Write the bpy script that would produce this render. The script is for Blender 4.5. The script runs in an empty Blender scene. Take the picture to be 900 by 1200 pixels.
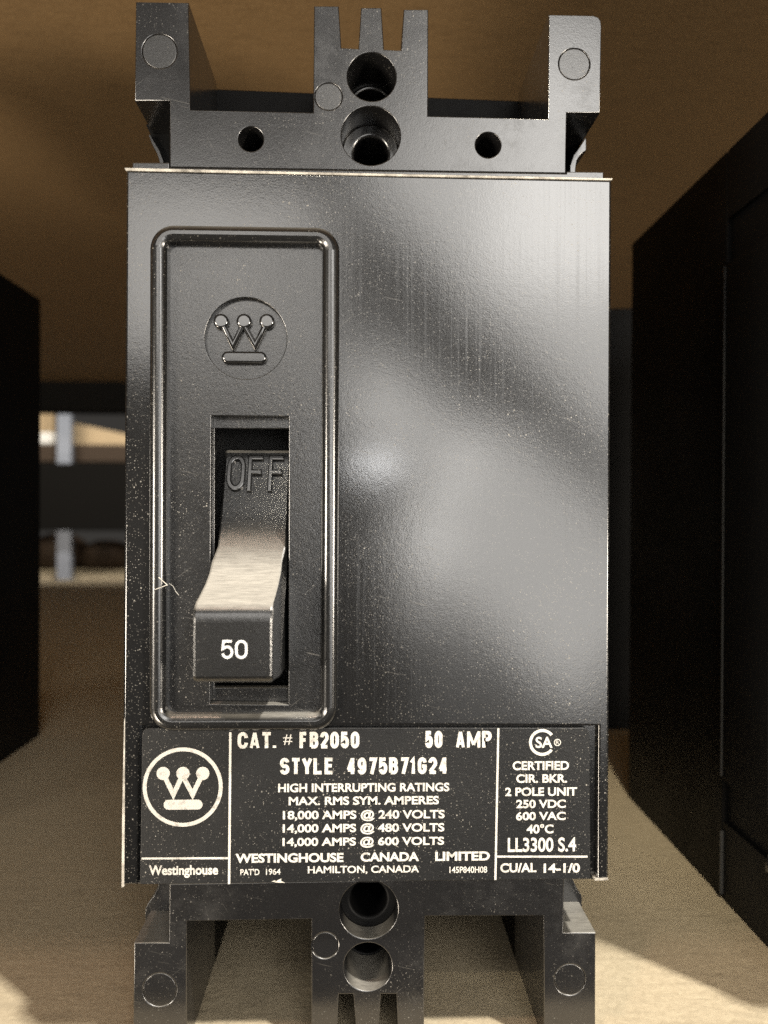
import bpy, bmesh, math, random
from mathutils import Matrix, Vector
random.seed(4)
S = bpy.context.scene
COL = S.collection
MM = 0.001
# ------------------------------------------------------------------ camera
CAM = Vector((0.0, -110.0, 80.9))                    # mm; shelf top is z = 0, breaker face is y = 0
FPX = 894.0
YAW, PITCH, ROLL = math.radians(1.67), math.radians(0.32), math.radians(0.25)
CM = (Matrix.Rotation(-YAW, 3, 'Z') @ Matrix.Rotation(math.pi/2 - PITCH, 3, 'X') @ Matrix.Rotation(ROLL, 3, 'Z'))
cam = bpy.data.cameras.new('camera'); camo = bpy.data.objects.new('camera', cam); COL.objects.link(camo)
camo.matrix_world = Matrix.Translation(CAM*MM) @ CM.to_4x4()
cam.sensor_fit = 'HORIZONTAL'; cam.sensor_width = 36.0; cam.lens = FPX/900.0*36.0
cam.clip_start = 0.005; cam.clip_end = 50
cam.dof.use_dof = True; cam.dof.focus_distance = 0.112; cam.dof.aperture_fstop = 27
S.camera = camo

def at(px, py, Y=0.0):
    """measured photo position -> (x, z) in mm on the vertical plane y = Y"""
    d = CM @ Vector(((px-450)/FPX, -(py-600)/FPX, -1.0))
    t = (Y - CAM.y)/d.y
    return (CAM.x + d.x*t, CAM.z + d.z*t)

# ------------------------------------------------------------------ light
W = bpy.data.worlds.new('World'); S.world = W; W.use_nodes = True
W.node_tree.nodes['Background'].inputs[0].default_value = (1.0, 0.93, 0.85, 1)
W.node_tree.nodes['Background'].inputs[1].default_value = 0.04
S.view_settings.view_transform = 'Standard'; S.view_settings.look = 'None'
S.view_settings.exposure = 0; S.view_settings.gamma = 1
S.render.engine = 'CYCLES'
S.cycles.use_denoising = False; S.cycles.sample_clamp_indirect = 3.0

def lamp(name, kind, loc, target, power, col, size=0.1, size_y=None, roll=0.0, **kw):
    L = bpy.data.lights.new(name, kind); L.energy = power; L.color = col
    if kind == 'AREA':
        L.shape = 'RECTANGLE' if size_y else 'SQUARE'; L.size = size
        if size_y: L.size_y = size_y
    else:
        L.shadow_soft_size = size
    for k, v in kw.items(): setattr(L, k, v)
    o = bpy.data.objects.new(name, L); COL.objects.link(o)
    q = (Vector(target)-Vector(loc)).to_track_quat('-Z', 'Y')
    o.matrix_world = Matrix.Translation(loc) @ q.to_matrix().to_4x4() @ Matrix.Rotation(roll, 4, 'Z')
    return o
def mirror(px, py, D):
    """point D metres in front of the breaker face whose mirror image falls on this place of the face"""
    x, z = at(px, py, 0); k = 1 + D/0.110
    return (x*MM*k, -D, CAM.z*MM + (z-CAM.z)*MM*k)

def room_lamp(name, px, py, w, h, roll, radiance, col=(1.0, 0.97, 0.92), D=1.0):
    """bright patch of the room: centre and size given where the glossy face mirrors it"""
    k = (110/FPX)*MM*(1+D/0.110); a, b = w*k, h*k
    return lamp(name, 'AREA', mirror(px, py, D), (0, 0, .08), radiance*math.pi*a*b, col, a, b, math.radians(roll))
T0 = Vector((0.0, 0.03, 0.03))
kd = Vector((1.15, -1, 2.5)).normalized()
lamp('key_lamp', 'AREA', T0 + kd*1.6, T0, 38, (1.0, 0.96, 0.88), 0.06, 0.06)
md = Vector((-0.12, -1, 1.05)).normalized()
TM = Vector((0.080, 0.085, 0.0))
lamp('aisle_lamp', 'SPOT', TM + md*1.6, TM, 58, (1.0, 0.9, 0.7), 0.04, spot_size=math.radians(4.2), spot_blend=0.4)
nd = Vector((-0.5, -1, 2.5)).normalized()
lamp('warm_lamp', 'AREA', T0 + nd*1.6, T0, 3.0, (1.0, 0.68, 0.50), 0.06, 0.06)
room_lamp('room_lamp_low', 632, 655, 310, 205, -40, 3.5)
room_lamp('room_lamp_strip', 478, 486, 190, 85, -42, 3.6)
room_lamp('room_lamp_corner', 497, 650, 36, 175, 0, 3.4)
room_lamp('room_lamp_edge', 432, 512, 60, 74, 0, 2.4)
room_lamp('room_lamp_high', 690, 300, 560, 262, -47.6, 4.0)
room_lamp('room_lamp_top', 690, 185, 210, 300, -10, 3.4)
room_lamp('room_lamp_floor', 610, 800, 250, 150, 0, 0.5)
room_lamp('room_lamp_left', 250, 320, 260, 200, 0, 3.4, (1.0, 0.96, 0.9))
lamp('neck_edge_fill', 'AREA', (0.0, -1.3, 1.28), (0, 0, .08), 1.2, (1.0, 0.96, 0.9), 0.7, 0.16)  # added area light that lifts the handle neck and bevelled edges
lamp('room_bounce', 'AREA', (0.0, -1.6, 0.35), (0, 0, .08), 0.5, (1.0, 0.9, 0.78), 1.6, 1.2)
for sx, pw in ((-1, 10), (1, 11)):                    # added fill from both sides, brightening the upper board's underside
    lamp('underside_fill', 'AREA', (sx*0.9, -0.9, 0.05), (sx*0.02, 0.15, .2), pw, (1.0, 0.90, 0.76), 0.3, 0.25)
lamp('floor_bounce', 'AREA', (-0.85, -0.62, -0.62), (0, 0.15, .2), 10, (1.0, 0.87, 0.70), 0.3, 0.3)
lamp('lens_glint', 'AREA', mirror(440, 546, 0.112), (0, 0, CAM.z*MM), 0.0018, (1, 1, 1), 0.012, 0.004)
lamp('far_aisle_lamp', 'AREA', (-0.6, 1.05, 0.75), (-0.62, 1.5, 0.0), 5, (1.0, 0.92, 0.78), 0.25, 0.25)

# ------------------------------------------------------------------ materials
def mat(name, base, rough=0.5, metal=0.0, spec=0.5):
    m = bpy.data.materials.new(name); m.use_nodes = True
    b = m.node_tree.nodes['Principled BSDF']
    b.inputs['Base Color'].default_value = (*base, 1); b.inputs['Roughness'].default_value = rough
    b.inputs['Metallic'].default_value = metal; b.inputs['Specular IOR Level'].default_value = spec
    return m
class NT:
    def __init__(s, m): s.t = m.node_tree; s.b = s.t.nodes['Principled BSDF']; s.co = s.n('ShaderNodeTexCoord').outputs['Object']
    def n(s, k, **kw):
        x = s.t.nodes.new(k)
        for a, v in kw.items(): setattr(x, a, v)
        return x
    def l(s, a, b): s.t.links.new(a, b)
    def noise(s, scale, detail=3, rough=0.5, stretch=None, dist=0.0):
        x = s.n('ShaderNodeTexNoise'); x.inputs['Scale'].default_value = scale; x.inputs['Detail'].default_value = detail
        x.inputs['Roughness'].default_value = rough; x.inputs['Distortion'].default_value = dist
        s.l(s.vec(stretch), x.inputs['Vector']); return x.outputs['Fac']
    def vec(s, stretch):
        if not stretch: return s.co
        mp = s.n('ShaderNodeMapping'); mp.inputs['Scale'].default_value = stretch
        s.l(s.co, mp.inputs['Vector']); return mp.outputs['Vector']
    def ramp(s, fac, a, b, ca=0.0, cb=1.0):
        x = s.n('ShaderNodeMapRange'); x.inputs[1].default_value = a; x.inputs[2].default_value = b
        x.inputs[3].default_value = ca; x.inputs[4].default_value = cb; s.l(fac, x.inputs[0]); return x.outputs[0]
    def math(s, op, a, b):
        x = s.n('ShaderNodeMath', operation=op)
        for i, v in enumerate((a, b)):
            if isinstance(v, (int, float)): x.inputs[i].default_value = v
            else: s.l(v, x.inputs[i])
        return x.outputs[0]
    def mix(s, fac, a, b):
        x = s.n('ShaderNodeMix', data_type='RGBA')
        s.l(fac, x.inputs[0])
        for i, v in ((6, a), (7, b)):
            if isinstance(v, tuple): x.inputs[i].default_value = (*v, 1)
            else: s.l(v, x.inputs[i])
        return x.outputs[2]
    def specks(s, scale, size, keep):
        v = s.n('ShaderNodeTexVoronoi'); v.inputs['Scale'].default_value = scale; s.l(s.co, v.inputs['Vector'])
        near = s.ramp(v.outputs['Distance'], size, size*0.5)
        sx = s.n('ShaderNodeSeparateColor'); s.l(v.outputs['Color'], sx.inputs[0])
        return s.math('MULTIPLY', near, s.ramp(sx.outputs[0], keep, keep-0.01))
    def bump(s, h, strength, dist):
        x = s.n('ShaderNodeBump'); x.inputs['Strength'].default_value = strength; x.inputs['Distance'].default_value = dist
        s.l(h, x.inputs['Height']); s.l(x.outputs[0], s.b.inputs['Normal'])

def plastic(name, base, rough, dust=0.6, grain=0.25, streak=0.0, top_dust_light=0.0, spec=1.0, dcol=(0.46, 0.43, 0.37), scr=0.0, scuff=0.0, fine=0.0):
    m = mat(name, base, rough, 0.0, spec); t = NT(m); t.b.inputs['IOR'].default_value = 1.6
    s1 = t.specks(1100, 0.15, 0.35); s2 = t.specks(280, 0.045, 0.22); s3 = t.specks(2400, 0.22, 0.22)
    d = t.math('MAXIMUM', t.math('MAXIMUM', s1, s2), s3)
    d = t.math('MAXIMUM', d, t.specks(4200, 0.25, 0.25))
    patch = t.ramp(t.noise(45, 5, 0.65), 0.42, 0.66, 0.05, 1.0)
    d = t.math('MULTIPLY', d, t.math('MULTIPLY', patch, dust))
    if scr:                                            # hairline scratches in two directions
        for rot, st in ((0.5, (4200, 4200, 120)), (-0.9, (3800, 3800, 150)), (1.35, (4500, 4500, 170))):
            mp0 = t.n('ShaderNodeMapping'); mp0.inputs['Rotation'].default_value = (0, rot, 0); t.l(t.co, mp0.inputs['Vector'])
            mp = t.n('ShaderNodeMapping'); mp.inputs['Scale'].default_value = st; t.l(mp0.outputs['Vector'], mp.inputs['Vector'])
            nz = t.n('ShaderNodeTexNoise'); nz.inputs['Scale'].default_value = 1; nz.inputs['Detail'].default_value = 0; t.l(mp.outputs['Vector'], nz.inputs['Vector'])
            line = t.math('MULTIPLY', t.ramp(nz.outputs['Fac'], 0.78, 0.84), t.ramp(t.noise(120+40*rot, 2), 0.52, 0.62))
            d = t.math('MAXIMUM', d, t.math('MULTIPLY', line, scr))
    if fine: d = t.math('MAXIMUM', d, t.math('MULTIPLY', t.math('MAXIMUM', t.specks(1500, 0.16, 0.55), t.specks(2300, 0.24, 0.5)), fine))
    if top_dust_light:                                        # pale on whatever faces up: dust, and lit tops put into the colour
        g = t.n('ShaderNodeNewGeometry'); sx = t.n('ShaderNodeSeparateXYZ'); t.l(g.outputs['Normal'], sx.inputs[0])
        up = t.math('MULTIPLY', t.ramp(sx.outputs[2], 0.42, 0.93), t.ramp(t.noise(1.0, 4, 0.75, (380, 2600, 2600)), 0.3, 0.65, top_dust_light*0.6, top_dust_light))
        d = t.math('MAXIMUM', d, up)
    r = t.ramp(t.noise(40, 5, 0.65), 0.3, 0.75, rough*0.85, rough*1.25)
    if scuff:                                          # rubbed patches on the moulding
        w = t.math('MULTIPLY', t.ramp(t.noise(130, 6, 0.75), 0.5, 0.68), t.ramp(t.noise(38, 2), 0.42, 0.6))
        r = t.math('ADD', r, t.math('MULTIPLY', w, scuff)); d = t.math('MAXIMUM', d, t.math('MULTIPLY', w, 0.015))
    if streak:
        st = t.math('MULTIPLY', t.ramp(t.noise(1.0, 2, 0.5, (2600, 2600, 22)), 0.5, 0.8), t.ramp(t.noise(30, 2), 0.5, 0.65))
        r = t.math('ADD', r, t.math('MULTIPLY', st, streak))
    t.l(t.mix(d, base, dcol), t.b.inputs['Base Color'])
    t.l(t.math('ADD', r, t.math('MULTIPLY', d, 0.5)), t.b.inputs['Roughness'])
    t.bump(t.math('ADD', t.noise(4200, 3, 0.65), t.math('MULTIPLY', t.noise(1500, 2, 0.5), 0.7)), grain, 0.00005)
    return m
COVER = plastic('black_cover_plastic', (0.009, 0.009, 0.0092), 0.13, 0.75, 0.15, 0.11, 0.7, scr=0.08, fine=0.17)
FRAME = plastic('black_frame_plastic', (0.010, 0.010, 0.010), 0.21, 0.5, 0.16, 0.0, 0.6, scr=0.15)
PLUG = plastic('grey_plug_face', (0.020, 0.020, 0.020), 0.30, 0.5, 0.25, 0.0, 0.3, scuff=0.15)
RIM = plastic('black_glossy_relief', (0.012, 0.012, 0.012), 0.14, 0.3, 0.05)
RELIEF = plastic('black_relief_plastic', (0.014, 0.014, 0.014), 0.16, 0.0, 0.04)
PANEL = plastic('black_panel_plastic', (0.009, 0.009, 0.0092), 0.24, 0.8, 0.40, 0.0, 0.6, scr=0.2, fine=0.12)
ENDS = plastic('black_terminal_plastic', (0.011, 0.0107, 0.011), 0.21, 0.4, 0.16, 0.0, 0.6, scr=0.08, scuff=0.10)
BASE = plastic('black_base_plastic', (0.004, 0.004, 0.0042), 0.5, 0.05, 0.15, 0.0, 0.0, 0.10)
KNOB = plastic('black_handle_plastic', (0.010, 0.010, 0.010), 0.17, 0.45, 0.35, 0.0, 1.0, dcol=(0.84, 0.90, 0.97), scr=0.8)
LABEL = plastic('black_printed_plate', (0.008, 0.0082, 0.0085), 0.40, 1.0, 0.6, 0.0, 0.0, 0.4, scr=0.5)
SEAM = mat('pale_seam_highlight', (0.045, 0.045, 0.045), 0.4)  # lighter grey paints in the bright line along the seam
KNOB = plastic('black_handle_plastic', (0.010, 0.010, 0.010), 0.25, 0.9, 0.35, 0.0, 1.0)
LABEL = plastic('black_printed_plate', (0.008, 0.0082, 0.0085), 0.42, 1.0, 0.6, 0.0, 0.0, 0.35)
WELL = mat('dark_slot_plastic', (0.006, 0.006, 0.006), 0.6)
INK = mat('cream_ink', (0.76, 0.70, 0.60), 0.5)
t = NT(INK); t.l(t.mix(t.ramp(t.noise(1100, 4, 0.7), 0.30, 0.48), (0.36, 0.34, 0.31), (0.66, 0.635, 0.575)), t.b.inputs['Base Color'])
WHITE = mat('white_paint', (0.80, 0.80, 0.78), 0.4)
SCREW = mat('dark_screw_metal', (0.10, 0.10, 0.10), 0.4, 0.8)

def board(name, c1, c2, c3, rough=0.75):
    m = mat(name, c1, rough); t = NT(m)
    a = t.noise(800, 4, 0.6, None, 0.4); b = t.noise(60, 4, 0.6); c = t.noise(1500, 2, 0.5)
    col = t.mix(t.ramp(a, 0.36, 0.62), c2, c1)
    col = t.mix(t.math('MULTIPLY', t.ramp(b, 0.4, 0.75), 0.35), col, c3)
    fib = t.noise(1.0, 3, 0.6, (90, 700, 700))
    col = t.mix(t.math('MULTIPLY', t.ramp(fib, 0.5, 0.72), 0.35), col, tuple(0.6*q for q in c2))
    t.l(col, t.b.inputs['Base Color'])
    t.bump(t.math('ADD', a, t.math('MULTIPLY', c, 0.5)), 0.28, 0.0003)
    return m
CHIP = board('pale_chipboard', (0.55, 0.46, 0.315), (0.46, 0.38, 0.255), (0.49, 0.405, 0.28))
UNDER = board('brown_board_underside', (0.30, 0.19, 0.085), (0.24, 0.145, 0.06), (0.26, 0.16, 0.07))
STEEL = mat('grey_galvanised_steel', (0.36, 0.38, 0.42), 0.45, 0.3)
t = NT(STEEL); t.l(t.mix(t.noise(60, 3), (0.27, 0.30, 0.36), (0.36, 0.39, 0.46)), t.b.inputs['Base Color'])
BEAM = mat('dark_painted_steel', (0.005, 0.0045, 0.004), 0.75, 0.0, 0.1)
TAN = board('tan_cardboard', (0.52, 0.40, 0.25), (0.46, 0.34, 0.20), (0.48, 0.37, 0.23))
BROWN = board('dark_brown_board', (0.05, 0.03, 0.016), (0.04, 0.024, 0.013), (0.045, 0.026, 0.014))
PAPER = mat('white_paper', (0.78, 0.77, 0.74), 0.6)

# ------------------------------------------------------------------ helpers
ORG = Vector((0, 0, 0))                                # base of the thing being built, mm
def thing(name, label, cat, loc, group=None):
    global ORG
    ORG = Vector(loc)
    o = bpy.data.objects.new(name, None); COL.objects.link(o); o.location = ORG*MM
    o.empty_display_size = 0.02
    o['label'] = label; o['category'] = cat
    if group: o['group'] = group
    return o
def keep_flat(me):
    """edges between a big flat face and the small bevel beside it stay sharp, so the big face shades flat"""
    bm = bmesh.new(); bm.from_mesh(me); me_sharp = set()
    isl = {}
    for f in bm.faces:                                  # area of each flat patch
        if f in isl: continue
        st, patch = [f], [f]; isl[f] = None
        while st:
            g = st.pop()
            for e in g.edges:
                for h in e.link_faces:
                    if h not in isl and h.normal.dot(g.normal) > 0.99999: isl[h] = None; st.append(h); patch.append(h)
        ar = sum(h.calc_area() for h in patch)
        for h in patch: isl[h] = ar
    for e in bm.edges:
        if len(e.link_faces) == 2:
            a, b = e.link_faces
            if a.normal.dot(b.normal) < 0.9999 and max(isl[a], isl[b]) > 3*min(isl[a], isl[b]): e.smooth = False
    bm.to_mesh(me); bm.free()
def finish(name, me, m, parent, smooth=30):
    """me holds absolute mm coordinates; stored relative to the thing's base, in metres"""
    me.name = name
    for v in me.vertices: v.co = (v.co - ORG)*MM
    me.materials.clear(); me.materials.append(m)
    for p in me.polygons: p.use_smooth = True; p.material_index = 0
    me.set_sharp_from_angle(angle=math.radians(smooth)); keep_flat(me)
    o = bpy.data.objects.new(name, me); COL.objects.link(o); o.parent = parent
    if parent is None: o.location = ORG*MM
    return o
def area2(p): return sum(p[i-1][0]*p[i][1]-p[i][0]*p[i-1][1] for i in range(len(p)))
def circ(cx, cz, r, n=56): return [(cx+r*math.cos(2*math.pi*i/n), cz+r*math.sin(2*math.pi*i/n)) for i in range(n)]
def rrect(x0, x1, z0, z1, r, n=8, corners=(1, 1, 1, 1)):
    out = []
    for k, (cx, cz, a) in enumerate(((x1-r, z1-r, 0), (x0+r, z1-r, 90), (x0+r, z0+r, 180), (x1-r, z0+r, 270))):
        if corners[k]:
            for i in range(n+1):
                q = math.radians(a+90*i/n); out.append((cx+r*math.cos(q), cz+r*math.sin(q)))
        else: out.append(((x1, z1), (x0, z1), (x0, z0), (x1, z0))[k])
    return out
def curve_mesh(cu, place):
    o = bpy.data.objects.new('tmp', cu); COL.objects.link(o)
    dg = bpy.context.evaluated_depsgraph_get()
    me = bpy.data.meshes.new_from_object(o.evaluated_get(dg))
    bpy.data.objects.remove(o); bpy.data.curves.remove(cu)
    for v in me.vertices: v.co = place(v.co)
    return me
def plate_mesh(outlines, y0, y1, bevel=0.0):
    cu = bpy.data.curves.new('tmp', 'CURVE'); cu.dimensions = '2D'; cu.fill_mode = 'BOTH'
    for k, p in enumerate(outlines):
        if (area2(p) > 0) != (k == 0): p = p[::-1]
        s = cu.splines.new('POLY'); s.points.add(len(p)-1); s.use_cyclic_u = True
        for q, (x, z) in zip(s.points, p): q.co = (x, z, 0, 1)
    half = (y1-y0)/2
    cu.extrude = half-bevel; cu.bevel_depth = bevel; cu.offset = -bevel; cu.bevel_resolution = 2
    return curve_mesh(cu, lambda c: Vector((c.x, (y0+y1)/2 - c.z, c.y)))
def weld(me, d=1e-4):
    bm = bmesh.new(); bm.from_mesh(me); bmesh.ops.remove_doubles(bm, verts=bm.verts, dist=d)
    bmesh.ops.recalc_face_normals(bm, faces=bm.faces); bm.to_mesh(me); bm.free(); return me
def plate(name, outlines, y0, y1, m, parent, bevel=0.0, smooth=40):
    return finish(name, weld(plate_mesh(outlines, y0, y1, bevel)), m, parent, smooth)
def join(meshes):
    bm = bmesh.new()
    for me in meshes: bm.from_mesh(me); bpy.data.meshes.remove(me)
    out = bpy.data.meshes.new('tmp'); bm.to_mesh(out); bm.free(); return out
def box_mesh(x0, x1, y0, y1, z0, z1, bevel=0.0, seg=2):
    bm = bmesh.new(); bmesh.ops.create_cube(bm, size=1)
    for v in bm.verts: v.co = Vector((x0+(v.co.x+.5)*(x1-x0), y0+(v.co.y+.5)*(y1-y0), z0+(v.co.z+.5)*(z1-z0)))
    if bevel: bmesh.ops.bevel(bm, geom=bm.edges[:], offset=bevel, segments=seg, affect='EDGES', profile=0.5)
    me = bpy.data.meshes.new('tmp'); bm.to_mesh(me); bm.free(); return me
def box(name, x0, x1, y0, y1, z0, z1, m, parent, bevel=0.0): return finish(name, box_mesh(x0, x1, y0, y1, z0, z1, bevel), m, parent)
def P(pts, Y): return [at(x, y, Y) for x, y in pts]
def C(px, py, r, Y, n=56):
    x, z = at(px, py, Y); return circ(x, z, r*(Y-CAM.y)/FPX, n)

_cap = {}
def text_mesh(s, weight=0.0, extr=0.0, spacing=1.0):
    cu = bpy.data.curves.new('tmp', 'FONT'); cu.body = s; cu.size = 1; cu.offset = weight; cu.extrude = extr
    cu.space_character = spacing; cu.resolution_u = 6
    return curve_mesh(cu, lambda c: c.copy())
def lettering(name, s, x0, x1, ytop, ybase, Y, m, parent, weight=0.02, thick=0.02, spacing=1.0, h=None):
    """one printed line; x0..x1 and cap top / baseline are measured photo positions"""
    key = round(weight, 4)
    if key not in _cap:
        me = text_mesh('H', weight); zs = [v.co.y for v in me.vertices]; _cap[key] = (min(zs), max(zs)); bpy.data.meshes.remove(me)
    lo, hi = _cap[key]
    me = text_mesh(s, weight, 0.0, spacing); xs = [v.co.x for v in me.vertices]; a, b = min(xs), max(xs)
    X0, Zb = at(x0, ybase, Y); X1, _ = at(x1, ybase, Y); _, Zt = at((x0+x1)/2, ytop, Y); _, Zb = at((x0+x1)/2, ybase, Y)
    sx = (X1-X0)/(b-a); sz = (Zt-Zb)/(hi-lo)
    bm = bmesh.new(); bm.from_mesh(me)
    r = bmesh.ops.extrude_face_region(bm, geom=bm.faces[:]); up = [v for v in r['geom'] if isinstance(v, bmesh.types.BMVert)]
    for v in up: v.co.z = 1.0
    for v in bm.verts: v.co = Vector((X0+(v.co.x-a)*sx, Y - thick*v.co.z, Zb+(v.co.y-lo)*sz))
    bmesh.ops.recalc_face_normals(bm, faces=bm.faces)
    bm.to_mesh(me); bm.free()
    return finish(name, me, m, parent)

# heavy condensed capitals for the big lines: strokes in a cell 0..1 wide, 0..1 high
def ell(cx, cy, rx, ry, a0, a1, n=14): return [(cx+rx*math.cos(math.radians(a0+(a1-a0)*i/n)), cy+ry*math.sin(math.radians(a0+(a1-a0)*i/n))) for i in range(n+1)]
OVAL = ell(.5, .68, .5, .32, 0, 180)+ell(.5, .32, .5, .32, 180, 360)
GLYPH = {
 'C': [ell(.5, .68, .5, .32, 0, 180)+ell(.5, .32, .5, .32, 180, 360)], 'A': [[(0, -.08), (.47, 1.07)], [(.53, 1.07), (1, -.08)], [(.15, .22), (.85, .22)]],
 'T': [[(-.1, 1), (1.1, 1)], [(.5, 1), (.5, -.1)]], 'F': [[(0, -.1), (0, 1), (.95, 1)], [(0, .52), (.85, .52)]], 'E': [[(1, 1), (0, 1), (0, 0), (1, 0)], [(0, .52), (.88, .52)]],
 'B': [[(0, 0), (0, 1)]+ell(.55, .77, .4, .23, 90, -90)+[(.3, .54)], [(.3, .54)]+ell(.55, .27, .45, .27, 90, -90)+[(0, 0)]],
 '2': [ell(.5, .7, .5, .3, 175, -25)+[(.06, .06)], [(-.1, 0), (1.08, 0)]], '0': [OVAL+[OVAL[0]]],
 '5': [[(.95, 1), (.12, 1), (.04, .53)]+ell(.5, .33, .48, .33, 125, -165)], 'M': [[(-.15, -.1), (-.15, 1.1)], [(-.1, 1.0), (.5, .1)], [(.5, .1), (1.1, 1.0)], [(1.15, -.1), (1.15, 1.1)]],
 'P': [[(0, -.1), (0, 1)]+ell(.55, .75, .45, .25, 90, -90)+[(0, .5)]], 'S': [ell(.5, .74, .48, .26, 10, 250)+ell(.5, .26, .5, .26, 70, -170)],
 'Y': [[(-.08, 1.08), (.5, .42)], [(.5, .42), (1.08, 1.08)], [(.5, .55), (.5, -.1)]], 'L': [[(0, 1.1), (0, 0), (1.05, 0)]], '4': [[(.72, -.1), (.72, 1.1)], [(.66, 1.04), (.0, .22)], [(-.12, .22), (1.12, .22)]],
 '9': [ell(.5, .68, .48, .32, 0, 360), [(.98, .68)]+ell(.5, .32, .48, .32, 0, -160)], '7': [[(-.05, 1), (1, 1), (.35, -.1)]], '1': [[(.02, .74), (.45, .98), (.45, -.1)]],
 'G': [ell(.5, .68, .5, .32, 10, 180)+ell(.5, .32, .5, .32, 180, 360)+[(1, .46), (.5, .46)]], '3': [ell(.5, .74, .46, .26, 165, -90)+[(.4, .48)], [(.4, .48)]+ell(.5, .27, .5, .27, 90, -165)],
 '.': [[(.0, -.08), (.0, .1)]]}
def ribbon(path, w):
    pts = [Vector(path[0])]
    for p in path[1:]:
        if (Vector(p)-pts[-1]).length > 1e-4: pts.append(Vector(p))
    shut = (pts[0]-pts[-1]).length < 1e-3
    if shut: pts.pop()
    n = len(pts); up, dn = [], []
    for i in range(n):
        a = pts[i-1] if (i or shut) else None; b = pts[(i+1) % n] if (i < n-1 or shut) else None; p = pts[i]
        d1 = (p-a).normalized() if a is not None else (b-p).normalized(); d2 = (b-p).normalized() if b is not None else d1
        n1 = Vector((-d1.y, d1.x)); n2 = Vector((-d2.y, d2.x)); m = (n1+n2)
        m = m.normalized() if m.length > 1e-6 else n1
        l = w/max(m.dot(n1), 0.5); up.append(tuple(p+m*l)); dn.append(tuple(p-m*l))
    return [up, dn] if shut else [up+dn[::-1]]
def heavy(name, s, x0, x1, ytop, ybase, Y, m, parent, w=0.105, fill=0.62):
    """condensed bold caps fitted between the measured ends"""
    X0, Zb = at(x0, ybase, Y); X1, _ = at(x1, ybase, Y); Zt = at((x0+x1)/2, ytop, Y)[1]; Zb = at((x0+x1)/2, ybase, Y)[1]
    H = Zt-Zb; wid = {'.': .34, '1': .72, 'M': 1.4, ' ': .5}
    unit = (X1-X0)/sum(wid.get(c, 1.0) for c in s); x = X0; pieces = []; k = 0
    hw = w*H                                            # half stroke width, mm
    for c in s:
        cw = unit*wid.get(c, 1.0); gap = 0.045*H
        a, b = x+gap+hw, x+cw-gap-hw
        if c == '1': a, b = x+gap+hw*.6, x+cw-gap-hw*.2
        if c == 'M': a, b = a+(b-a)*.115, b-(b-a)*.115
        if c == '.': a = b = x+cw*.5
        for st in GLYPH.get(c, []):
            q = [(a+(b-a)*u, Zb+hw+(H-2*hw)*v) for u, v in st]
            pieces.append(plate_mesh(ribbon(q, hw*(.8 if c in 'MA' else 1)), Y-0.018-0.0012*(k % 7), Y)); k += 1
        x += cw
    return finish(name, weld(join(pieces), 1e-5), m, parent)

def crown_emblem(name, cx, cy, k, Y, thick, m, parent, bevel=0.0, ring=None):
    """three balls joined by a W over a bar; k = photo px per ball spacing unit"""
    px = lambda x, y: at(cx+x*k, cy+y*k, Y)
    pieces = []
    # W as one mitred ribbon
    path = [(-1.0, 0.0), (-0.47, 1.10), (0.0, 0.10), (0.53, 1.10), (1.06, 0.0)]
    w = 0.125
    up, dn = [], []
    for i, p in enumerate(path):
        a = Vector(path[max(i-1, 0)]); b = Vector(path[min(i+1, len(path)-1)]); p = Vector(p)
        d1 = (p-a).normalized() if i else (b-p).normalized(); d2 = (b-p).normalized() if i < len(path)-1 else d1
        n1 = Vector((-d1.y, d1.x)); n2 = Vector((-d2.y, d2.x)); n = (n1+n2).normalized(); l = w/max(n.dot(n1), 0.3)
        up.append(p+n*l); dn.append(p-n*l)
    rib = [px(v.x, v.y) for v in up+dn[::-1]]
    pieces.append(plate_mesh([rib], Y-thick*0.97, Y, bevel))
    for i, x in enumerate((-1.0, 0.03, 1.06)):
        c = px(x, 0); r = abs(px(0.345, 0)[0]-px(0, 0)[0])
        pieces.append(plate_mesh([circ(*c, r, 32)], Y-thick*1.02, Y, bevel))
    a, b = px(-0.98, 1.89), px(1.05, 1.36)
    pieces.append(plate_mesh([rrect(a[0], b[0], a[1], b[1], (b[1]-a[1])/2*0.99)], Y-thick, Y, bevel))
    if ring:
        (rx, ry, ro, ri) = ring
        pieces.append(plate_mesh([C(rx, ry, ro, Y, 72), C(rx, ry, ri, Y, 72)], Y-thick, Y, bevel))
    return finish(name, weld(join(pieces), 1e-5), m, parent, 40)

# ------------------------------------------------------------------ the setting: two shelf boards
def structure(o): o['kind'] = 'structure'; return o
ORG = Vector((0, 0, 0))
Zu = CAM.z+138                                         # underside of the board above
structure(box('shelf', -900, 900, -7, 741, -18, 0, CHIP, None, 1.0))
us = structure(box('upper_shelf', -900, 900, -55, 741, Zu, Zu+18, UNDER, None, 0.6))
box('rear_beam', -900, 900, 742, 772, Zu-33, Zu+30, BEAM, us, 1.5)
ls = [o for o in COL.objects if o.name == 'shelf'][0]
box('rear_beam', -900, 900, 742, 772, -50, -6, BEAM, ls, 1.5)

# ------------------------------------------------------------------ the circuit breaker
GROUP = 'black moulded circuit breakers standing on the shelf'
BR = thing('circuit_breaker', 'black two pole circuit breaker in front, toggle switched off, printed cream nameplate below', 'circuit breaker', (1, 45, 0), GROUP)
YE = 4.0                                               # face of the terminal ends
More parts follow.
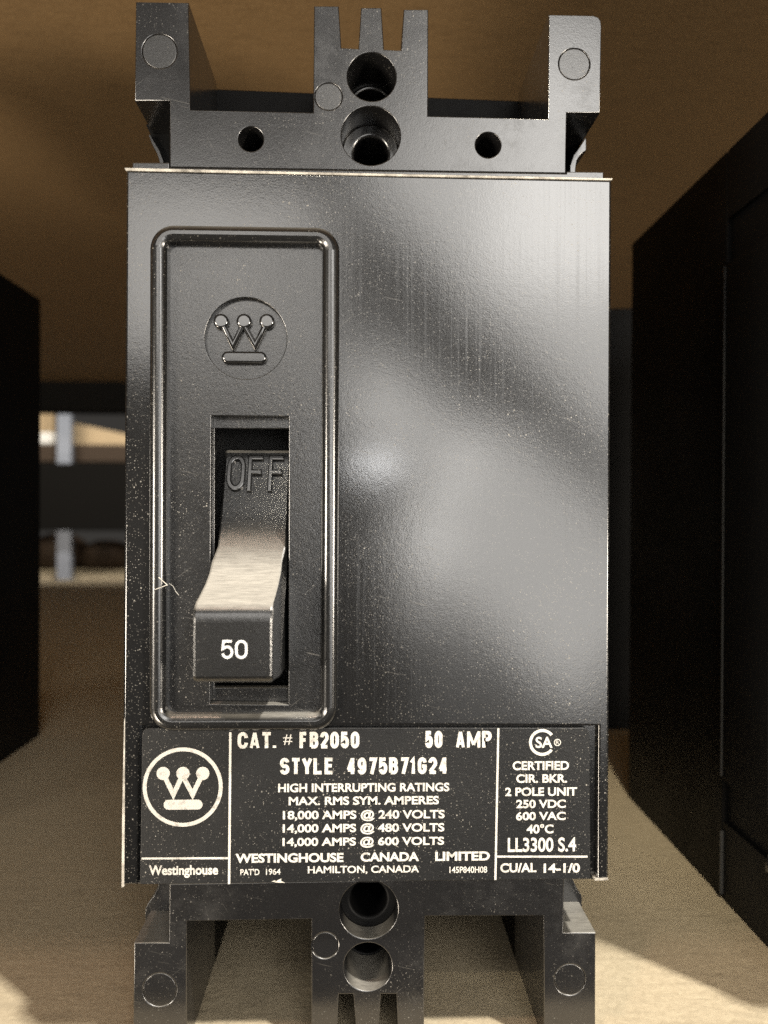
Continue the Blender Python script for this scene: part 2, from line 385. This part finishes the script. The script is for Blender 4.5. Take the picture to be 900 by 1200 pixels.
# end blocks
up_out = P([(159, 2), (221, 3), (223, 129), (367, 132), (368, 7), (397, 7), (400, 56), (420, 57), (423, 9), (447, 9), (450, 58), (470, 59),
            (473, 11), (502, 11), (501.5, 136), (642, 139.5), (643, 17), (695, 18), (701, 20), (704, 24), (705, 30), (703, 132), (664, 132), (663, 203), (199, 196), (199, 118), (158, 118)], YE)
holes = [C(435.5, 90, 28.5, YE), C(434.5, 159, 34.5, YE), C(294, 163, 14.5, YE), C(572, 170, 15, YE)]
plugs = [(187, 60, 20), (385, 113, 16), (673, 75, 18.5)]
te = plate('terminal_end', [up_out]+holes+[C(a, b, r, YE) for a, b, r in plugs], YE, 26, ENDS, BR, 0.14)
for a, b, r in plugs: plate('moulded_plug', [C(a, b, r-0.45, YE)], YE+0.06, 25, PLUG, te, 0.08)
plate('bore_collar', [C(434.5, 159, 36, YE), C(435, 160, 21, YE)], YE+5.5, 24, ENDS, te, 0.4)
plate('bore_collar', [C(435.5, 90, 29.5, YE), C(435.5, 90, 24, YE)], YE+9, 24, ENDS, te, 0.3)
Zb0 = 0.0
bx = lambda x: at(x, 1150, YE)[0]
lo_out = P([(157, 1105.5), (198, 1105.5), (198, 1039), (660, 1032), (660, 1092), (698, 1092)], YE)
lo_out = [at(157, 1105, YE), at(198, 1105, YE), at(198.5, 1036, YE), at(661, 1028, YE), at(660, 1093, YE), at(698, 1093, YE),
          (bx(698), 0.0), (bx(638), 0.0), at(637, 1073, YE), at(498, 1073.5, YE), (bx(497), 0.0), (bx(467), 0.0), at(464.5, 1165, YE), at(446.5, 1165, YE), (bx(443), 0.0),
          (bx(419), 0.0), at(414, 1165, YE), at(397, 1165, YE), (bx(395), 0.0), (bx(365), 0.0), at(365, 1077, YE), at(219, 1079.5, YE), (bx(219), 0.0), (bx(156), 0.0)]
lplugs = [(187, 1160, 19.5), (381, 1108, 15.5), (668, 1148, 18.5)]
le = plate('terminal_end', [lo_out, C(432, 1066, 34.5, YE), C(431, 1133, 28.5, YE)]+[C(a, b, r, YE) for a, b, r in lplugs], YE, 26, ENDS, BR, 0.14)
for a, b, r in lplugs: plate('moulded_plug', [C(a, b, r-0.45, YE)], YE+0.06, 25, ENDS, le, 0.08)
plate('bore_collar', [C(432, 1066, 36, YE), C(432, 1066, 22, YE)], YE+3.2, 24, BASE, le, 0.4)
plate('bore_collar', [C(431, 1133, 29.5, YE), C(431, 1133, 25, YE)], YE+9, 24, BASE, le, 0.3)
# middle of the cover behind the front plate, with the slot cut through
x0, z1 = at(155, 190.5, YE); x1, _ = at(707.5, 200, YE); _, z0 = at(150, 1036, YE)
slot = P([(238, 478), (346, 478), (346, 832), (238, 832)], YE)
topR = at(707.5, 201.5, YE)[1]
plate('cover_body', [[(x0, z0), (x1, z0), (x1, topR), at(664, 201, YE), at(663.5, 203.5, YE), at(198.5, 196.5, YE), at(198.5, 190.5, YE), (x0, z1)], slot], YE, 26, ENDS, BR, 0.15)
# curved side flanges in the notches
def flange(pts, Y=13): plate('side_flange', [P(pts, Y)], Y, 26, ENDS, BR, 0.1)
plate('notch_web', [P([(171, 146), (176, 157), (183, 172), (187, 186), (188, 215), (203, 215), (203, 135)], 14)], 14, 26, BASE, BR)
flange([(174, 158), (178, 169), (184, 180), (187, 190), (187, 215), (192, 215), (191.5, 188), (187, 176), (181, 166), (176, 157)])
flange([(668, 218), (674.5, 218), (674.5, 198), (676, 188), (681, 180), (687, 176), (687, 160), (680, 171), (672, 182), (668, 194)])
flange([(203, 1020), (188, 1020), (185, 1040), (180, 1050), (173, 1059), (170, 1066), (170, 1080), (203, 1080)])
flange([(655, 1015), (667, 1015), (671, 1030), (676, 1042), (682, 1050), (682, 1072), (655, 1072)])
# rear half of the cover and the base: notched slabs the whole height
def slab(name, y0, y1, m, inset=0.0, bevel=0.4):
    pk = [(bx(219), 0), at(219, 1079.5, YE), at(365, 1077, YE), (bx(365), 0), (bx(497), 0), at(498, 1073.5, YE), at(637, 1073, YE), (bx(638), 0)]
    zt, zt2 = 154.9-inset, 153.6-inset
    L, R = at(158, 100, YE)[0]+inset, at(705, 100, YE)[0]-inset
    l2, r2 = L+0.9, R-0.9
    n1, n2 = at(158, 118, YE)[1], at(155, 192, YE)[1]
    n3, n4 = at(157, 1036, YE)[1], at(157, 1105, YE)[1]
    xl, xr = x0+inset, x1-inset
    return plate(name, [[(L, 0)]+pk+[(R, 0), (R, n4), (r2, n4), (r2, n3), (xr, n3), (xr, n2), (r2, n2), (r2, n1), (R, n1), (R, zt2), (L, zt), (L, n1), (l2, n1), (l2, n2), (xl, n2), (xl, n3), (l2, n3), (l2, n4), (L, n4)]], y0, y1, m, BR, bevel)
slab('cover_back', 26.05, 43.7, BASE, 0.0, 0.15)
plate('seam_flash', [[(x0-.25, 1), (x1+.25, 1), (x1+.25, at(157, 1120, YE)[1]), (x0-.25, at(157, 1120, YE)[1])]], 43.75, 44.05, SEAM, BR)
plate('seam_flash', [[(x0-.25, at(157, 1030, YE)[1]), (x1+.25, at(157, 1030, YE)[1]), (x1+.25, at(157, 196, YE)[1]), (x0-.25, at(157, 196, YE)[1])]], 43.75, 44.05, SEAM, BR)
plate('base', [[(at(158,100,YE)[0], 0), (at(705,100,YE)[0], 0), (at(705,100,YE)[0], 153.6), (at(158,100,YE)[0], 154.9)]], 44.1, 100, BASE, BR, 0.5)
# front plate with the openings for the handle panel and the nameplate
fl = [at(147.5, 199, 0), at(717, 210.5, 0), at(713, 1030, 0), at(699.5, 1030.5, 0), at(701, 851, 0), at(162.5, 850, 0), at(160.5, 1037, 0), at(143, 1038, 0)]
bz = (at(186.5, 560, 0)[0], at(387, 560, 0)[0], at(290, 845, 0)[1], at(290, 277, 0)[1])
rr = rrect(*bz, 2.2)
fp = plate('front_plate', [fl, rr], 0.0, 3.95, COVER, BR, 0.38)
# raised frame round the handle
def sweep_frame(name, path, prof, m, parent):
    bm = bmesh.new(); n = len(path); rings = []
    for i in range(n):
        a, b, c = Vector(path[i-1]), Vector(path[i]), Vector(path[(i+1) % n])
        d = ((b-a).normalized()+(c-b).normalized()).normalized(); nr = Vector((d.y, -d.x))
        rings.append([bm.verts.new((b.x+nr.x*u, y, b.y+nr.y*u)) for u, y in prof])
    for i in range(n):
        for j in range(len(prof)):
            bm.faces.new((rings[i][j], rings[(i+1) % n][j], rings[(i+1) % n][(j+1) % len(prof)], rings[i][(j+1) % len(prof)]))
    bmesh.ops.recalc_face_normals(bm, faces=bm.faces)
    me = bpy.data.meshes.new('tmp'); bm.to_mesh(me); bm.free(); return finish(name, me, m, parent, 50)
prof = [(-1.2, 0.8), (-1.2, -.5), (-1.05, -.9), (-.7, -1.2), (-.25, -1.36), (.25, -1.36), (.7, -1.2), (1.05, -.9), (1.2, -.5), (1.2, 0.8)]
if area2(rr) < 0: prof = [(-u, y) for u, y in prof]
sweep_frame('raised_frame', rr, prof, FRAME, BR)
# handle panel
YP = 0.5
opening = P([(247.5, 487), (338.5, 488), (338, 826), (246, 825)], YP)
hp = plate('handle_panel', [rrect(bz[0]+.3, bz[1]-.3, bz[2]+.3, bz[3]-.3, 1.9), opening, C(288, 396.5, 47.5, YP, 72)], YP, 2.3, PANEL, BR, 0.12)
plate('emblem_recess', [C(288, 396.5, 47.6, YP, 72)], YP+0.95, 2.25, PANEL, hp)
crown_emblem('embossed_crown', 286.0, 378, 25.9, YP+0.95, 1.0, RIM, hp, 0.36)
inner = P([(251.5, 502), (340, 502), (340, 806), (251.5, 806)], 2.4)
plate('slot_step', [rrect(bz[0]+.6, bz[1]-.6, bz[2]+.6, bz[3]-.6, 1.5), inner], 2.4, 3.9, PANEL, BR, 0.1)
plate('slot_floor', [P([(230, 460), (360, 460), (360, 850), (230, 850)], 15)], 15, 16, WELL, BR)
# toggle handle: profile in (outward, z), extruded across
def handle():
    Zc = CAM.z
    pr = [(-11, 8.8), (-7.6, 8.7), (-7.2, 8.3), (-6.3, 5.5), (-5.2, 3.0), (-4.0, 0.0), (-2.7, -3.0), (-1.2, -5.6), (0.6, -7.6), (3.0, -9.2), (6.0, -10.5), (9.5, -11.6), (11.6, -12.15),
          (12.55, -12.7), (12.95, -13.5), (13.02, -14.6), (13.15, -21.4), (12.8, -22.0), (12.2, -22.35), (10.5, -22.6), (4, -23.6), (-11, -24.0)]
    xl, xr = -21.3, -11.2
    bm = bmesh.new()
    A = [bm.verts.new((xl - (0.0 if p > -1 else -0.35), -p, Zc+z)) for p, z in pr]
    B = [bm.verts.new((xr + (0.0 if p > -1 else 0.35), -p, Zc+z)) for p, z in pr]
    n = len(pr)
    fa = bm.faces.new(A); fb = bm.faces.new(B[::-1])
    for i in range(n): bm.faces.new((A[i], B[i], B[(i+1) % n], A[(i+1) % n]))
    bmesh.ops.recalc_face_normals(bm, faces=bm.faces)
    ed = [e for f in (fa, fb) for e in f.edges]
    bmesh.ops.bevel(bm, geom=ed, offset=0.35, segments=2, affect='EDGES', profile=0.5, clamp_overlap=True)
    me = bpy.data.meshes.new('tmp'); bm.to_mesh(me); bm.free()
    return finish('toggle_handle', me, KNOB, BR, 35)
hd = handle()
heavy('rating_number', '50', 258, 291, 750, 772, -13.13, WHITE, hd, 0.066)
# OFF, raised on the sloping neck
GL = {'O': [OVAL+[OVAL[0]]], 'F': GLYPH['F']}
pieces = []
for n_, c in enumerate('OFF'):
    for st in GL[c]:
        xl_ = -20.35+n_*3.1
        pieces.append(plate_mesh(ribbon([(xl_+.35+2.1*u, 2.9+4.7*v) for u, v in st], 0.36), -1, 0, 0.16))
me = join(pieces)
for v in me.vertices:                                   # lay the letters on the slope
    z = v.co.z; p = -5.25-(z-2.9)*0.385
    v.co = Vector((v.co.x, -(p-0.25+0.95*(-v.co.y)), CAM.z+z))
finish('raised_lettering', weld(me, 1e-5), RELIEF, hd)

# ------------------------------------------------------------------ nameplate
plate('nameplate_tray', [P([(155, 845), (706, 845), (704, 1029), (152, 1035)], 1.0)], 1.0, 3.9, COVER, BR, 0.1)
YN = -0.05
npx = [at(691, 853, YN), at(166.5, 853, YN), at(164, 1036.5, YN), at(692, 1030, YN)]
def rounded(pts, r, n=6, which=(0, 1)):
    out = []
    for i, p in enumerate(pts):
        if i not in which: out.append(p); continue
        a, b, c = Vector(pts[i-1]), Vector(p), Vector(pts[(i+1) % len(pts)])
        s, e = b+(a-b).normalized()*r, b+(c-b).normalized()*r
        for k in range(n+1):
            q = k/n; out.append(tuple(s*(1-q)**2+b*2*q*(1-q)+e*q*q))
    return out
NP = plate('nameplate', [rounded(npx, 1.1)], YN, 0.95, LABEL, BR, 0.1)
crown_emblem('printed_emblem', 213.8, 906.3, 22.5, YN, 0.03, INK, NP, 0.0, (214.2, 922.3, 46.3, 41.8))
def rule(p0, p1, w):
    (xa, za), (xb, zb) = at(*p0, YN), at(*p1, YN); h = w/2*110/FPX
    if abs(xa-xb) < abs(za-zb): pts = [(xa-h, za), (xa+h, za), (xb+h, zb), (xb-h, zb)]
    else: pts = [(xa, za-h), (xb, zb-h), (xb, zb+h), (xa, za+h)]
    return plate_mesh([pts], YN-0.025, YN)
for q in (((270, 858), (268.5, 1036), 2.7), ((584, 853.5), (580.5, 1031), 2.4), ((166, 1006), (267.6, 1005.6), 2.3), ((582.6, 1003.8), (688.5, 1003.8), 2.3)):
    finish('dividing_rule', weld(rule(*q)), INK, NP)
for s, xa, xb, yt, yb, wt in [
    ('CAT.', 277.5, 324, 857.8, 877.2, .06), ('#', 332, 342.5, 859.5, 871.5, .0), ('FB2050', 350, 422, 857.5, 877, .06),
    ('50', 497, 519.5, 856.5, 876.5, .06), ('AMP', 533, 577, 856.5, 876.5, .06),
    ('STYLE', 327, 392.5, 888, 907.5, .06), ('4975B71G24', 405.5, 525.5, 887.5, 907.3, .06),
    ('HIGH INTERRUPTING RATINGS', 326, 526.5, 917.8, 927.8, .028), ('MAX. RMS SYM. AMPERES', 338.3, 514.3, 933.3, 943, .028),
    ('18,000 AMPS @ 240 VOLTS', 331.5, 521, 949.7, 959.5, .028), ('14,000 AMPS @ 480 VOLTS', 331.3, 520.6, 965.3, 975, .028),
    ('14,000 AMPS @ 600 VOLTS', 331.0, 520.3, 981.3, 990.7, .028),
    ('WESTINGHOUSE', 276, 402.5, 1000, 1010.7, .035), ('CANADA', 422.7, 491, 998.8, 1009.3, .035), ('LIMITED', 510, 574, 998, 1008.5, .035),
    ("PAT'D", 281.7, 304, 1018.5, 1025.5, .015), ('1964', 311.7, 328.7, 1018, 1025, .015), ('HAMILTON, CANADA', 360.7, 491, 1014.5, 1022.8, .02),
    ('145P840H08', 526.7, 570.8, 1015.5, 1022.8, .015), ('Westinghouse', 174.5, 255.5, 1013.8, 1025.2, .03),
    ('CERTIFIED', 600.7, 666.7, 892, 902.3, .028), ('CIR. BKR.', 605, 664.5, 907.3, 917.2, .028), ('2 POLE UNIT', 592, 676.2, 922.8, 932.6, .028),
    ('250 VDC', 605, 663, 937.2, 946.8, .028), ('600 VAC', 604.7, 662.8, 951.5, 961, .028), ('40°C', 617, 648.5, 966.3, 976.6, .028),
    ('LL3300 S.4', 595, 675, 981.7, 998, .022), ('CU/AL', 586.3, 628.5, 1011.5, 1022.2, .03), ('14-1/0', 637, 679.5, 1011.8, 1022.6, .03)]:
    (heavy('lettering', s, xa, xb, yt, yb, YN, INK, NP) if wt == .06 else lettering('lettering', s, xa, xb, yt, yb, YN, INK, NP, wt, 0.02))
# certification mark: an open C round the letters SA, then the registered sign
def arc(cx, cy, ro, ri, a0, a1, n=40):
    x, z = at(cx, cy, YN); k = 110/FPX
    A = [math.radians(a0+(a1-a0)*i/n) for i in range(n+1)]
    return [(x+ro*k*math.cos(q), z+ro*k*math.sin(q)) for q in A]+[(x+ri*k*math.cos(q), z+ri*k*math.sin(q)) for q in A[::-1]]
mk = finish('certification_mark', weld(join([plate_mesh([arc(635.5, 870, 15.8, 12.4, 38, 322)], YN-0.02, YN),
      plate_mesh([C(653.2, 870, 4.2, YN, 32), C(653.2, 870, 3.3, YN, 32)], YN-0.02, YN)])), INK, NP)
lettering('mark_lettering', 'SA', 627.5, 647.5, 863.5, 876.3, YN, INK, NP, .02, .025)
lettering('mark_lettering', 'R', 651.4, 655.2, 867.8, 872.2, YN, INK, NP, .0, .02)

# pale strips painting in the lit cover edges and a worn corner, a scratch on the raised frame and chips on the plate
HIGHLIGHT_WEAR = mat('pale_highlight_wear', (0.6, 0.56, 0.48), 0.6)
t = NT(HIGHLIGHT_WEAR); t.l(t.mix(t.ramp(t.noise(260, 4, 0.7), 0.35, 0.6), (0.22, 0.20, 0.17), (0.66, 0.62, 0.54)), t.b.inputs['Base Color'])
def edge(name, px, parent, Y, depth=1.2): plate(name, [P(px, Y)], Y, Y+depth, HIGHLIGHT_WEAR, parent)
edge('edge_highlight_wear', [(146, 196.6), (300, 200.4), (440, 203.4), (600, 206.6), (718, 209), (717, 211), (600, 208.8), (440, 205.8), (300, 203.2), (147.5, 199.8)], fp, -0.06)
edge('edge_highlight_wear', [(145.4, 846), (146.3, 840), (146.2, 950), (145.4, 1039), (142.4, 1040), (143.2, 950)], fp, -0.06)
edge('edge_highlight_wear', [(697, 1029.5), (712.5, 1028.6), (713, 1031.5), (697, 1032)], fp, -0.06)
def scratch(path, Y, w=0.10): return plate_mesh(ribbon(P(path, Y), w), Y-0.03, Y+0.02)
finish('scratch', scratch([(181.5, 691), (189, 688), (196, 685.5), (191, 681), (186, 676.5)], -1.36, 0.055), HIGHLIGHT_WEAR, fp)
finish('scratch', scratch([(198, 683.5), (203, 687), (206, 693), (209.5, 697.5)], YP, 0.05), HIGHLIGHT_WEAR, hp)
for q in ([(322, 1034), (326, 1031), (330, 1029.5), (329, 1032), (334, 1034.5)], [(318, 1033), (322, 1031.5), (324, 1033.5)],
          [(461, 986), (465, 991), (467.5, 993), (464, 991.5)], [(378, 949), (382, 953), (381, 954)]):
    finish('chip', plate_mesh([P(q, YN)], YN-0.03, YN+0.02), HIGHLIGHT_WEAR, NP)

# ------------------------------------------------------------------ neighbours: copies without the lettering nobody can see
SKIP = ('edge_highlight_wear', 'scratch', 'chip', 'lettering', 'printed_emblem', 'dividing_rule', 'certification_mark', 'mark_lettering', 'rating_number', 'raised_lettering')
def copy_tree(o, parent=None):
    c = o.copy(); COL.objects.link(c)
    if parent: c.parent = parent
    for ch in list(o.children):
        if ch.name.split('.')[0] not in SKIP: copy_tree(ch, c)
    return c
for dx, dy, lab in ((109.0, 2.0, 'black circuit breaker close at the right, its long side wall and vertical seam in shadow'),
                    (-149.2, 63.0, 'black circuit breaker at the left edge, set further back, unlit side towards the gap'),
                    (100.0, 176.0, 'black circuit breaker deep in the dark, glimpsed in the slit right of the front one')):
    c = copy_tree(BR); c.location = BR.location + Vector((dx*MM, dy*MM, 0)); c['label'] = lab
    if dy > 150: c.rotation_euler.z = math.pi           # stands with its back to us

# ------------------------------------------------------------------ the next rack, seen through the gap on the left
D = 1390.0                                             # y of its front
def wx(px, Y): return at(px, 600, Y)[0]
def wz(py, Y): return at(95, py, Y)[1]
r = thing('steel_upright', 'grey galvanised steel upright of the rack behind, seen through the left gap', 'rack post', (wx(75, D), D, -400))
xa, xb = wx(66.5, D), wx(83, D)
m1 = [plate_mesh([[(xa, -400), (xb, -400), (xb, 500), (xa, 500)]], D, D+2, 0.3),
      box_mesh(xa, xa+2, D+2.1, D+14, -400, 500), box_mesh(xb-2, xb, D+2.1, D+14, -400, 500)]
finish('post', join(m1), STEEL, r)
def tagged(o, label, cat, group=None):
    o['label'] = label; o['category'] = cat
    if group: o['group'] = group
    return o
def lone(name, label, cat, me, m, base):
    global ORG
    ORG = Vector(base); return tagged(finish(name, me, m, None), label, cat)
zf = wz(676, D)
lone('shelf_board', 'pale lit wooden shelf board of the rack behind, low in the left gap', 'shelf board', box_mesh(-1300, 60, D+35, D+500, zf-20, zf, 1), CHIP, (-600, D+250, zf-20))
zu2 = wz(519, D)
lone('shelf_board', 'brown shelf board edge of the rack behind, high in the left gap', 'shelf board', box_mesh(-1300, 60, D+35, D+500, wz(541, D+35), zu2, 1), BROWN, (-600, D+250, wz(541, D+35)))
lone('cross_rail', 'wide dark rail crossing in front of the grey upright in the left gap', 'rail', box_mesh(-1300, 60, D-60, D-30, wz(622, D-60), wz(543, D-60), 2), BEAM, (-600, D-45, wz(622, D-60)))
# an open tan carton with a sloping flap
r = thing('cardboard_carton', 'open tan cardboard carton with a sloping flap on the high shelf behind', 'carton', (wx(120, D+60), D+120, zu2))
Y = D+60
xa, xb = wx(78, Y), wx(200, Y)
plate('front_panel', [[(xa, zu2+.5), (xb, zu2+.5), (xb, wz(512, Y)), (wx(150, Y), wz(509, Y)), (xa, wz(494, Y))]], Y, Y+4, TAN, r, 0.5)
box('side_panel', xa, xa+4, Y+4.1, Y+200, zu2+.5, wz(494, Y), TAN, r, 0.5)
box('back_panel', xa, xb, Y+200.1, Y+204, zu2+.5, wz(500, Y), BROWN, r, 0.5)
r = thing('white_packet', 'small white packet lying at the left of the grey upright', 'packet', (wx(52, D+50), D+70, zu2))
box('wrapper', wx(30, D+50), wx(64, D+50), D+50, D+110, zu2+.5, wz(507, D+50), PAPER, r, 4)
r = thing('tan_carton', 'tan carton behind the small white packet at the left of the upright', 'carton', (wx(40, D+130), D+160, zu2))
box('body', wx(10, D+130), wx(63, D+130), D+130, D+220, zu2+.5, wz(480, D+130), TAN, r, 2)
# dark lumps on the low shelf
def sack(px0, px1, py, Y, lab, seed):
    global ORG
    rnd = random.Random(seed); xa, xb = wx(px0, Y), wx(px1, Y); zt = wz(py, Y)
    bm = bmesh.new(); bmesh.ops.create_icosphere(bm, subdivisions=4, radius=1)
    for v in bm.verts:
        c = v.co; n = 1+0.06*math.sin(5*c.x+seed)+0.05*math.sin(7*c.y+2*c.z)
        v.co = Vector(((xa+xb)/2+math.copysign(abs(c.x)**.7, c.x)*n*(xb-xa)/2, Y+60+c.y*n*55, zf+.5+max(0, (math.copysign(abs(c.z)**.7, c.z)*n+0.75)/1.75)*(zt-zf)))
    me = bpy.data.meshes.new('tmp'); bm.to_mesh(me); bm.free()
    return lone('brown_sack', lab, 'sack', me, BROWN, ((xa+xb)/2, Y+60, zf))
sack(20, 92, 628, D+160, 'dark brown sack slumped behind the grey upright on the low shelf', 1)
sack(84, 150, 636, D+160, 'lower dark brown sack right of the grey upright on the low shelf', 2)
